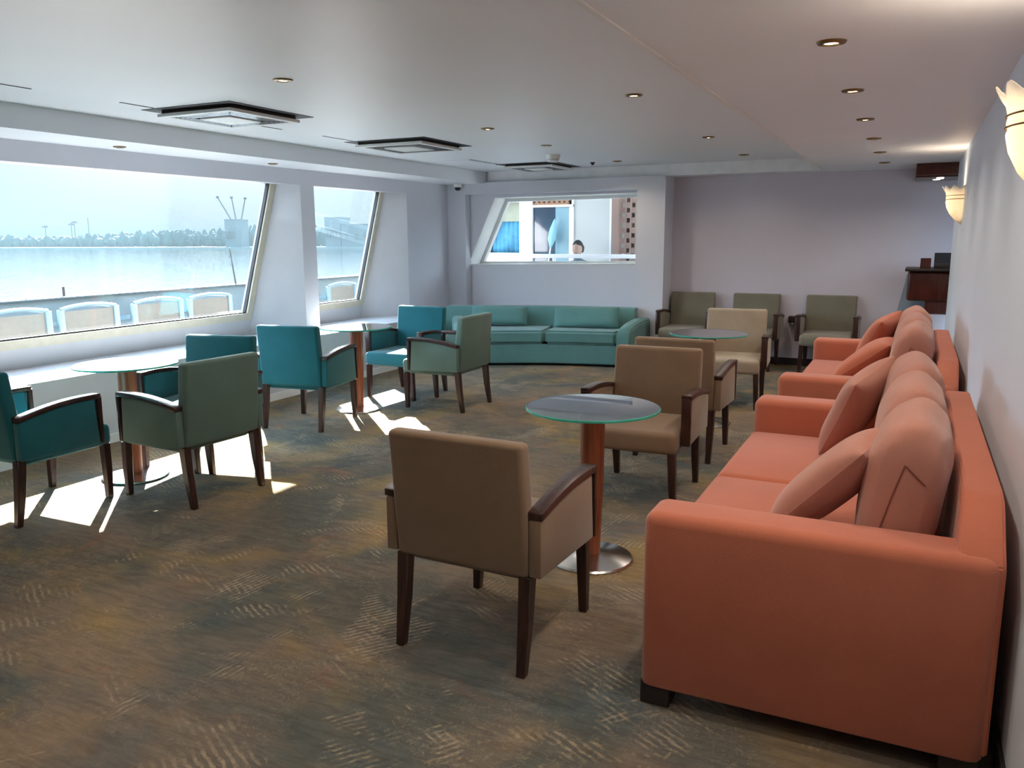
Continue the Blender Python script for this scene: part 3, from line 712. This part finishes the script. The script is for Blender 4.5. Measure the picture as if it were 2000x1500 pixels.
# ------------------------------------------------------------------ bar at the far right
t = thing('bar_counter', 'red mahogany bar counter with a dark top jutting past the right wall end', 'bar', (0, 9.6, 0))
obj('front_panel', box(-.05, .9, 0, .5, .87, 1.18, bev=.03, seg=3), M['barwood'], t)
obj('lower_panel', box(.13, .9, .05, .5, .735, .87, bev=.006, seg=1), M['barwood'], t)
obj('plinth', box(.10, .9, .06, .5, 0, .735, bev=.006, seg=1), M['wall'], t, label='grey painted base')
obj('worktop', box(-.08, .95, -.06, .55, 1.18, 1.21, bev=.01, seg=2), M['dark'], t, label='dark polished worktop')
tag(obj('wooden_box', box(-.05, .05, -.05, .05, 0, .105, bev=.004, seg=1), M['barwood'], loc=(.11, 9.72, 1.21)), 'small reddish-brown wooden box on the bar top', 'box')
t = thing('bar_appliance', 'low black appliance on the bar top beside the wooden box', 'appliance', (.32, 9.80, 1.21))
obj('body', prism([(-.12, 0), (.12, 0), (.12, .05), (-.12, .035)], 0, -.13, .2, bev=.004, seg=1), M['dark'], t)
obj('screen', prism([(-.02, .05), (.03, .05), (.06, .15), (.01, .16)], 0, -.13, .2, bev=.004, seg=1), M['black'], t)
t = thing('bar_canopy', 'dark red wooden canopy with spotlights hanging from the ceiling over the bar', 'canopy', (0, 9.6, 0))
obj('fascia', box(-.05, 1.0, 0, .06, 2.16, ZL-.001, bev=.01, seg=2), M['barwood'], t)
obj('soffit_panel', box(-.05, 1.0, .06, .74, 2.14, 2.17, bev=.006, seg=1), M['barwood'], t)
obj('end_panel', box(-.05, -.02, .06, .74, 2.17, ZL-.001, bev=.003, seg=1), M['barwood'], t)
for x, y in ((.18, .15), (.18, .33), (.15, .50)): obj('spotlight', lathe([(0, 2.138), (.03, 2.136), (.038, 2.14)], 20, center=(x, y)), M['lensoff'], t, label='small round spotlight')
tag(obj('stair_side_panel', prism([(-.06, 1.12), (-.26, .0), (.6, 0), (.6, 1.12)], 1, 10.22, 10.325), mat('blue_lit_paint', (.30, .38, .46), .6), smooth=False), 'sloping side panel painted as lit blue behind the bar against the far wall', 'panel')  # blue light on the wall beyond, put into the panel's colour
t = thing('ashtray', 'small dark ashtray with a silver lid on the far wall between two olive armchairs', 'ashtray', (-1.263, YF, .50))
obj('bracket', box(-.05, .05, -.09, 0, .02, .10, bev=.008, seg=2), M['dark'], t)
obj('lid', lathe([(0, .02), (.042, .02), (.045, .012), (.042, .004), (0, .0)], 24, center=(0, -.06)), M['steel'], t, label='silver lid')

# ------------------------------------------------------------------ outside
M['deck'] = mat('grey_deck', (.12, .12, .12), .6, var=.05, vscale=3)
M['bulwark'] = mat('grey_bulwark', (.085, .12, .135), .5, var=.04, vscale=2)
M['lounger'] = mat('pale_resin', (.10, .15, .17), .35, var=.02)
M['haze_steel0'] = mat('grey_teak_rail', (.05, .07, .075), .7, var=.1)
M['sling'] = mat('beige_sling', (.10, .095, .08), .7, var=.05, vscale=20)
struct('deck', box(-9.1, -6.35, -12, 30, -.3, -.04), M['deck'])
struct('deck_aft', box(-6.6, 4, 10.5, 16, -.3, -.04), mat('aft_deck', (.30, .30, .29), .6))
bw = struct('bulwark', box(-9.14, -9.04, -12, 30, -.3, .86, bev=0), M['bulwark'])
tag(bw, 'grey bulwark along the deck outside the windows', 'bulwark', kind='structure')
obj('cap_rail', box(-9.2, -8.98, -12, 30, .86, .885, bev=.008, seg=2), M['haze_steel0'], bw)
def make_deckchair(label, y, x=-7.95, rot=0):
    t = thing('deck_chair', label, 'deck chair', (x, y, -.04), (0, 0, rot), 'deck chairs outside the windows')
    hw = .33
    top = [(.0-.0*abs(u), u*hw, .87+.035*(1-u*u)) for u in [-1+2*i/12 for i in range(13)]]
    b = tube(top, .022, 8); obj('top_rail', b, M['lounger'], t, label='arched white top rail')
    for s in (-1, 1):
        b = bmesh.new(); bm_box(b, -.02, .02, s*hw-.035, s*hw+.035, .0, .87, bev=.008, seg=2); obj('back_leg', b, M['lounger'], t)
        b = bmesh.new(); bm_box(b, -.56, -.52, s*hw-.03, s*hw+.03, 0, .62, bev=.006, seg=1); obj('front_leg', b, M['lounger'], t)
        b = prism([(-.02, .70), (-.56, .62), (-.56, .66), (-.02, .75)], 1, s*hw-.05, s*hw+.05); obj('armrest', b, M['lounger'], t)
    b = prism([(-.008, .42), (-.008, .845), (.004, .85), (.004, .42)], 1, -hw+.035, hw-.035); obj('sling_back', b, M['sling'], t, smooth=False, label='beige fabric back')
    b = prism([(-.52, .42), (.0, .38), (.0, .40), (-.52, .44)], 1, -hw+.035, hw-.035); obj('sling_seat', b, M['sling'], t, smooth=False, label='beige fabric seat')
    return t
dc = make_deckchair('white and beige deck chair outside, at the left picture edge', 5.08)
dup(dc, (-7.95, 5.88, -.04), (0, 0, 0), 'white and beige deck chair outside, second from the left picture edge')
dup(dc, (-7.95, 6.78, -.04), (0, 0, 0), 'white and beige deck chair outside, third from the left picture edge')
dup(dc, (-7.95, 7.58, -.04), (0, 0, 0), 'white and beige deck chair outside, nearest the right edge of the big window')
dup(dc, (-7.95, 10.25, -.04), (0, 0, 0), 'white and beige deck chair seen alone through the narrower window')
tag(obj('whip_antenna', tube([(-9.0, 9.10, .885), (-9.0, 9.06, 1.15), (-9.0, 9.02, 1.42)], [.012, .010, .006], 8), M['dark']), 'thin dark rod standing on the bulwark outside the big window', 'rod')
tag(obj('rail_post', tube([(-9.1, 6.42, .88), (-9.1, 6.42, 1.0)], .015, 8), M['dark']), 'stubby dark post on the bulwark outside', 'post')
tag(obj('pennant', prism([(5.9, .885), (6.06, .885), (6.0, 1.0)], 0, -9.12, -9.11), mat('pink_cloth', (.75, .35, .45), .7), smooth=False), 'small pink triangular flag on the bulwark outside', 'flag')
# water
def water():
    m, N, L, B = new_mat('sea_water')
    B.inputs['Roughness'].default_value = .05; B.inputs['IOR'].default_value = 1.33
    t = N.new('ShaderNodeTexCoord')
    n0 = N.new('ShaderNodeTexNoise'); n0.inputs['Scale'].default_value = .01; L.new(t.outputs['Object'], n0.inputs['Vector'])
    r = N.new('ShaderNodeValToRGB'); L.new(n0.outputs['Fac'], r.inputs[0]); r.color_ramp.elements[0].color = (.006, .016, .020, 1); r.color_ramp.elements[1].color = (.008, .020, .025, 1)
    L.new(r.outputs[0], B.inputs['Base Color'])
    n = N.new('ShaderNodeTexNoise'); n.inputs['Scale'].default_value = .35; n.inputs['Detail'].default_value = 6; n.inputs['Roughness'].default_value = .6; L.new(t.outputs['Object'], n.inputs['Vector'])
    b = N.new('ShaderNodeBump'); b.inputs['Strength'].default_value = 1; b.inputs['Distance'].default_value = .085; L.new(n.outputs['Fac'], b.inputs['Height']); L.new(b.outputs[0], B.inputs['Normal'])
    return m
b = bmesh.new(); bm_box(b, -4000, -9.6, -2500, 4000, -8.2, -8)
struct('sea', b, water())
# far shore
A, Bp = Vector((-783.7, 492.3)), Vector((-422.45, 598.74)); dA = (Bp-A).normalized(); nA = Vector((-dA.y, dA.x))
if nA.dot(A) < 0: nA = -nA
def shore(px, off=0): p = A+(Bp-A)*(px/740)+nA*off; return p
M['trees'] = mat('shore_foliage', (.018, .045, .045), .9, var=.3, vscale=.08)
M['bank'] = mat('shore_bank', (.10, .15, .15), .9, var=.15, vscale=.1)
b = bmesh.new()
pts = [shore(-700, 0), shore(1300, 0), shore(1300, 260), shore(-700, 260)]
lo = [b.verts.new((p.x, p.y, -8.5)) for p in pts]; hi_ = [b.verts.new((p.x, p.y, -6.5)) for p in pts]
b.faces.new(hi_)
for i in range(4): b.faces.new((lo[i], lo[(i+1) % 4], hi_[(i+1) % 4], hi_[i]))
bmesh.ops.recalc_face_normals(b, faces=b.faces[:])
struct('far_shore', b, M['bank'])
b = bmesh.new(); rnd = random.Random(3)
hb = [(-300, 12), (0, 12), (60, 12), (110, 14), (160, 14), (220, 19), (260, 17), (320, 18), (380, 17), (420, 19), (460, 20), (520, 20), (640, 20), (760, 17), (1100, 18)]
def hat(px):
    for (a, ha), (c, hc) in zip(hb, hb[1:]):
        if a <= px <= c: return ha+(hc-ha)*(px-a)/(c-a)
    return 14
for i in range(1000):
    px = rnd.uniform(-280, 1080); off = rnd.uniform(45, 110); h = hat(px)*rnd.uniform(.62, 1.0); r = rnd.uniform(2.0, 5.0); h = h*rnd.choice((.8, .9, 1, 1.08)); p = shore(px, off)
    m = Matrix.Translation((p.x, p.y, -7+h/2)) @ Matrix.Diagonal((r, r, h/2*1.02, 1))
    res = bmesh.ops.create_icosphere(b, subdivisions=2, radius=1, matrix=m)
    for v in res['verts']: v.co += Vector((rnd.uniform(-.6, .6), rnd.uniform(-.6, .6), rnd.uniform(-.6, .6)))
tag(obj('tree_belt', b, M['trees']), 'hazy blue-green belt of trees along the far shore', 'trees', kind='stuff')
for k, px in enumerate((38, 95, 102, 132)):
    p = shore(px, 38); hh = (20, 22, 24, 29)[k]
    t = thing('palm_tree' if k != 3 else 'mast', ('lone thin palm above the far tree line at the left picture edge', 'left one of two close palms above the far tree line', 'right one of two close palms above the far tree line', 'thin mast sticking up from the far tree line')[k], ('palm', 'palm', 'palm', 'mast')[k], (p.x, p.y, -7))
    obj('trunk' if k != 3 else 'pole', tube([(0, 0, 0), (.3, .3, hh)], [.5, .3], 6), M['trees'], t)
    if k != 3:
        b = bmesh.new()
        for j in range(9):
            a = j*2*PI/9; q_ = [Vector((.3, .3, hh)), Vector((.3+1.6*math.cos(a), .3+1.6*math.sin(a), hh+1)), Vector((.3+3.2*math.cos(a), .3+3.2*math.sin(a), hh-.6))]
            tube(q_, [.35, .45, .1], 5, bm=b)
        obj('fronds', b, M['trees'], t)
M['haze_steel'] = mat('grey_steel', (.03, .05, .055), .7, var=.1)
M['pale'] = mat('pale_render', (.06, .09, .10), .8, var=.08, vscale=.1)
t0 = shore(446, 12)
for k, (dx0, dx1, h0, h1, lb) in enumerate(((438, 407, 20, 46.5, 'left-leaning crane boom above the far shore'), (443, 435, 20, 46, 'middle near-upright crane boom above the far shore'), (449, 462, 20, 45, 'right-leaning crane boom above the far shore'))):
    a, c = shore(dx0, 36), shore(dx1, 36)
    t = thing('crane', lb, 'crane', (a.x, a.y, -7), (0, 0, 0), 'cranes on the far shore')
    d = Vector((c.x-a.x, c.y-a.y, h1-h0))
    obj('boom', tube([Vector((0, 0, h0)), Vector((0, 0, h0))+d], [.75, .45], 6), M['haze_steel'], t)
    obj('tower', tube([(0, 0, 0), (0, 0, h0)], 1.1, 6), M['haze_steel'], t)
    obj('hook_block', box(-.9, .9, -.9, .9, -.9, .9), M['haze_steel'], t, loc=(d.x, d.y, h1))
def shorebox(name, lb, cat, pa, pb, h, off=4, dep=25, roof=0):
    a, c = shore(pa, off), shore(pb, off); e, f = shore(pb, off+dep), shore(pa, off+dep)
    o_ = (a+c)/2; t = thing(name, lb, cat, (o_.x, o_.y, -7))
    b = prism([(p.x-o_.x, p.y-o_.y) for p in (a, c, e, f)], 2, 0, h); obj('walls', b, M['pale'], t, smooth=False)
    b = prism([((p.x-o_.x)*1.03, (p.y-o_.y)*1.03) for p in (a, c, e, f)], 2, h, h+1.2); obj('roof', b, M['haze_steel'], t, smooth=False)
    for i in range(5):
        p = a+(c-a)*((i+.5)/5); q_ = p-nA*.3
        b = box(-1, 1, -1, 1, h*.35, h*.6); obj('window', b, M['haze_steel'], t, loc=(q_.x-o_.x, q_.y-o_.y, 0), smooth=False)
    return t
shorebox('port_building', 'blocky pale building on the far shore beside the cranes', 'building', 452, 472, 24)
shorebox('warehouse', 'long pale warehouse across the water seen through the narrower window', 'building', 640, 668, 25)
shorebox('warehouse', 'lower pale warehouse across the water at the edge of the narrower window', 'building', 670, 760, 19)

struct('unseen_deckhead', box(-7.3, 4, 10.52, 12.4, 2.72, 2.8), M['white'])  # unseen roof, added to keep sky light off the deck house front
# deck house beyond the back window
M['creamwall'] = mat('cream_panel', (.50, .52, .49), .6, var=.03, vscale=2)
M['blind'] = mat('beige_blind', (.34, .36, .27), .8, var=.08, vscale=8)
M['bluecloth'] = mat('blue_curtain', (.08, .30, .46), .7, var=.35, vscale=5)
M['carved'] = mat('carved_wood', (.42, .22, .12), .7, var=.3, vscale=30)
M['brown'] = mat('brown_post', (.30, .20, .16), .6, var=.12, vscale=4)
t = thing('deck_house', 'white deck house with a glazed door seen through the back window', 'deck house', (0, 12, 0))
Y0 = 0
obj('wall_panel', box(-4.79, -4.20, Y0, .08, -.04, 2.7), M['creamwall'], t, smooth=False, label='plain cream wall panel')
obj('side_wall', box(-7.3, -6.42, Y0, .08, -.04, 2.7), M['creamwall'], t, smooth=False)
obj('window_apron', box(-6.42, -5.70, Y0, .08, -.04, 1.30), M['white'], t, smooth=False)
b = bmesh.new(); bm_box(b, -6.42, -5.70, -.02, .08, 2.10, 2.7)
prism([(-6.42, 1.30), (-6.30, 1.30), (-6.03, 2.10), (-6.42, 2.10)], 1, -.02, .08, bm=b); obj('window_surround', b, M['white'], t, smooth=False)
obj('blind', box(-6.40, -5.72, .10, .12, 1.80, 2.12), M['blind'], t, smooth=False, label='beige blind')
b = bmesh.new(); n = 40
vs_ = [[b.verts.new((-6.40+.68*i/n, .12+.012*math.sin(i*1.3), z)) for i in range(n+1)] for z in (1.28, 1.82)]
for i in range(n): b.faces.new((vs_[0][i], vs_[0][i+1], vs_[1][i+1], vs_[1][i]))
cu = obj('curtain', b, M['bluecloth'], t, label='blue curtain'); cu.modifiers.new('t', 'SOLIDIFY').thickness = .004
obj('frame_post', box(-5.71, -5.48, -.05, .06, -.04, 2.14, bev=.01, seg=2), M['white'], t)
obj('carved_frieze', box(-5.70, -4.82, -.03, .05, 2.045, 2.7), M['carved'], t, smooth=False, label='carved orange-brown wooden frieze')
b = bmesh.new()
for i in range(9): bm_box(b, -5.55+i*.085, -5.52+i*.085, -.045, -.03, 2.075, 2.10)
obj('frieze_carving', b, M['dark'], t, smooth=False)
obj('lintel', box(-5.48, -4.79, -.05, .05, 2.01, 2.045), M['white'], t, smooth=False)
dr = obj('door_leaf', box(-5.48, -5.10, .0, .03, -.04, 2.01), M['darkpane'], t, smooth=False, label='dark blue glazed door leaf')
obj('door_panel', box(-5.10, -4.86, -.005, .03, -.04, 2.01), M['greypane'], t, smooth=False, label='grey-blue glazed leaf')
obj('door_jamb', box(-4.86, -4.79, -.03, .05, -.04, 2.14), M['white'], t, smooth=False)
obj('panel_edge', box(-4.20, -4.165, -.03, .08, -.04, 2.7), M['white'], t, smooth=False)
obj('post', box(-4.165, -4.05, -.04, .1, -.04, 2.7), M['brown'], t, smooth=False, label='brown wooden post')
b = bmesh.new()
for i in range(7):
    for j in range(16):
        if (i+j) % 2 == 0: bm_box(b, -4.05+i*.08, -4.05+(i+1)*.08+.01, .03, .06, 1.0+j*.075, 1.0+(j+1)*.075+.01)
for i in range(8): bm_box(b, -4.055+i*.08, -4.03+i*.08, .02, .05, -.04, 2.7)
obj('lattice', b, M['brown'], t, smooth=False, label='brown openwork screen')
obj('screen_backing', box(-4.05, -3.0, .35, .4, -.04, 2.7), mat('dark_timber', (.10, .09, .07), .8, var=.5, vscale=9), t, smooth=False)  # dark mottled backing closes the gaps of the screen
obj('unseen_rear_wall', box(-7.3, -3.0, 1.5, 1.6, -.04, 2.7), M['creamwall'], t, smooth=False)  # rear wall, roof and end wall: unseen, added to block sun from behind
obj('roof', box(-7.3, -3.0, .0, 1.6, 2.7, 2.78), M['white'], t, smooth=False)
obj('unseen_end_wall', box(-7.4, -7.3, .0, 1.6, -.04, 2.78), M['creamwall'], t, smooth=False)
# pale blue parasol leaning in front of the dark door
t = thing('leaning_blade', 'light blue parasol leaning in front of the dark glazed door', 'blade', (-5.36, 11.88, -.04))
obj('canopy', lathe([(0, 1.42), (.02, 1.46), (.065, 1.58), (.055, 1.72), (.02, 1.85), (0, 1.90)], 16), mat('pale_blue', (.30, .60, .70), .8), t, rot=(0, R(9), 0))  # tapered pale blue shape on a tilted pole
obj('pole', tube([(0, 0, 0), (.0, 0, 1.45)], .012, 8), M['white'], t, rot=(0, R(9), 0))
# railing
t = thing('deck_railing', 'white painted railing crossing the back window view', 'railing', (0, 11.2, -.04))
obj('top_rail', box(-6.6, -3.0, -.03, .03, 1.285, 1.345, bev=.01, seg=2), M['white'], t)
obj('lower_rail', box(-6.6, -3.0, -.02, .02, .60, .64, bev=.01, seg=2), M['white'], t)
for x in (-6.57, -5.95, -4.78, -3.5): obj('stanchion', tube([(x, 0, 0), (x, 0, 1.29)], .028, 10), M['white'], t)
tag(obj('fender', lathe([(0, -.16), (.035, -.13), (.05, 0), (.035, .13), (0, .16)], 16), M['bulwark'], loc=(-5.93, 11.119, 1.24)), 'slim grey-blue fender hanging at the left end of the white railing', 'fender')
# person beyond the railing
M['skin'] = mat('skin', (.42, .27, .20), .6); M['hair'] = mat('hair', (.02, .02, .022), .6); M['greyshirt'] = mat('grey_shirt', (.10, .14, .17), .8)
t = thing('person', 'person with dark hair in a grey shirt leaning low behind the white railing outside', 'person', (-4.56, 11.62, -.04))
def skin_body():
    me = bpy.data.meshes.new('body')
    J = {'pel': (0, .05, .80, .13), 'ab': (0, .04, .98, .125), 'ch': (0, .0, 1.12, .15), 'nk': (.0, -.03, 1.24, .055), 'hd0': (0, -.045, 1.30, .06),
         'sl': (-.19, 0, 1.17, .06), 'el': (-.27, -.16, 1.03, .045), 'wl': (-.10, -.30, 1.02, .032), 'hl': (-.03, -.33, 1.03, .03),
         'sr': (.19, 0, 1.17, .06), 'er': (.30, -.14, 1.03, .045), 'wr': (.16, -.30, 1.02, .032), 'hr': (.09, -.33, 1.03, .03),
         'hpl': (-.10, .05, .76, .10), 'kl': (-.13, -.10, .45, .065), 'al': (-.12, .0, .08, .045), 'tl': (-.12, -.14, .04, .04),
         'hpr': (.10, .05, .76, .10), 'kr': (.13, -.10, .45, .065), 'ar': (.12, .0, .08, .045), 'tr': (.12, -.14, .04, .04)}
    ed = [('pel', 'ab'), ('ab', 'ch'), ('ch', 'nk'), ('nk', 'hd0'), ('ch', 'sl'), ('sl', 'el'), ('el', 'wl'), ('wl', 'hl'), ('ch', 'sr'), ('sr', 'er'), ('er', 'wr'), ('wr', 'hr'), ('pel', 'hpl'), ('hpl', 'kl'), ('kl', 'al'), ('al', 'tl'), ('pel', 'hpr'), ('hpr', 'kr'), ('kr', 'ar'), ('ar', 'tr')]
    ks = list(J); me.from_pydata([J[k][:3] for k in ks], [(ks.index(a), ks.index(c)) for a, c in ed], [])
    o = bpy.data.objects.new('body', me); C.objects.link(o); me.materials.append(M['greyshirt'])
    s = o.modifiers.new('skin', 'SKIN'); o.modifiers.new('sub', 'SUBSURF').render_levels = 2
    for i, k in enumerate(ks):
        v = me.skin_vertices[0].data[i]; v.radius = (J[k][3], J[k][3]); v.use_root = (k == 'pel')
    return o
bo = skin_body(); bo.parent = t
b = bmesh.new(); bmesh.ops.create_uvsphere(b, u_segments=24, v_segments=16, radius=1)
for v in b.verts:
    x, y, z = v.co; v.co = (x*.076*(1-.12*max(0, -z)), y*.095-.05, z*.115+1.41)
    if y < -.7 and abs(x) < .18 and -.35 < z < .1: v.co.y -= .018
hd = obj('head', b, M['skin'], t)
b = bmesh.new(); bmesh.ops.create_uvsphere(b, u_segments=24, v_segments=16, radius=1)
for v in b.verts: x, y, z = v.co; v.co = (x*.086, y*.10-.035+(.03 if z < .2 else 0), max(z, -.55)*.122+1.425)
obj('hair', b, M['hair'], hd, label='short dark hair')

# sea haze between the ship and the far shore
hm = bpy.data.materials.new('sea_haze'); hm.use_nodes = True; N = hm.node_tree.nodes; L = hm.node_tree.links; N.clear()
o = N.new('ShaderNodeOutputMaterial'); v = N.new('ShaderNodeVolumeScatter'); v.inputs['Color'].default_value = (.042, .062, .072, 1); v.inputs['Density'].default_value = .0008; v.inputs['Anisotropy'].default_value = .3
ab = N.new('ShaderNodeVolumeAbsorption'); ab.inputs['Color'].default_value = (0, 0, 0, 1); ab.inputs['Density'].default_value = .0007
ad = N.new('ShaderNodeAddShader'); L.new(v.outputs[0], ad.inputs[0]); L.new(ab.outputs[0], ad.inputs[1]); L.new(ad.outputs[0], o.inputs['Volume'])
hz = struct('haze', box(-1500, -30, -400, 1500, -7.9, 17), hm)
hz.display_type = 'WIRE'
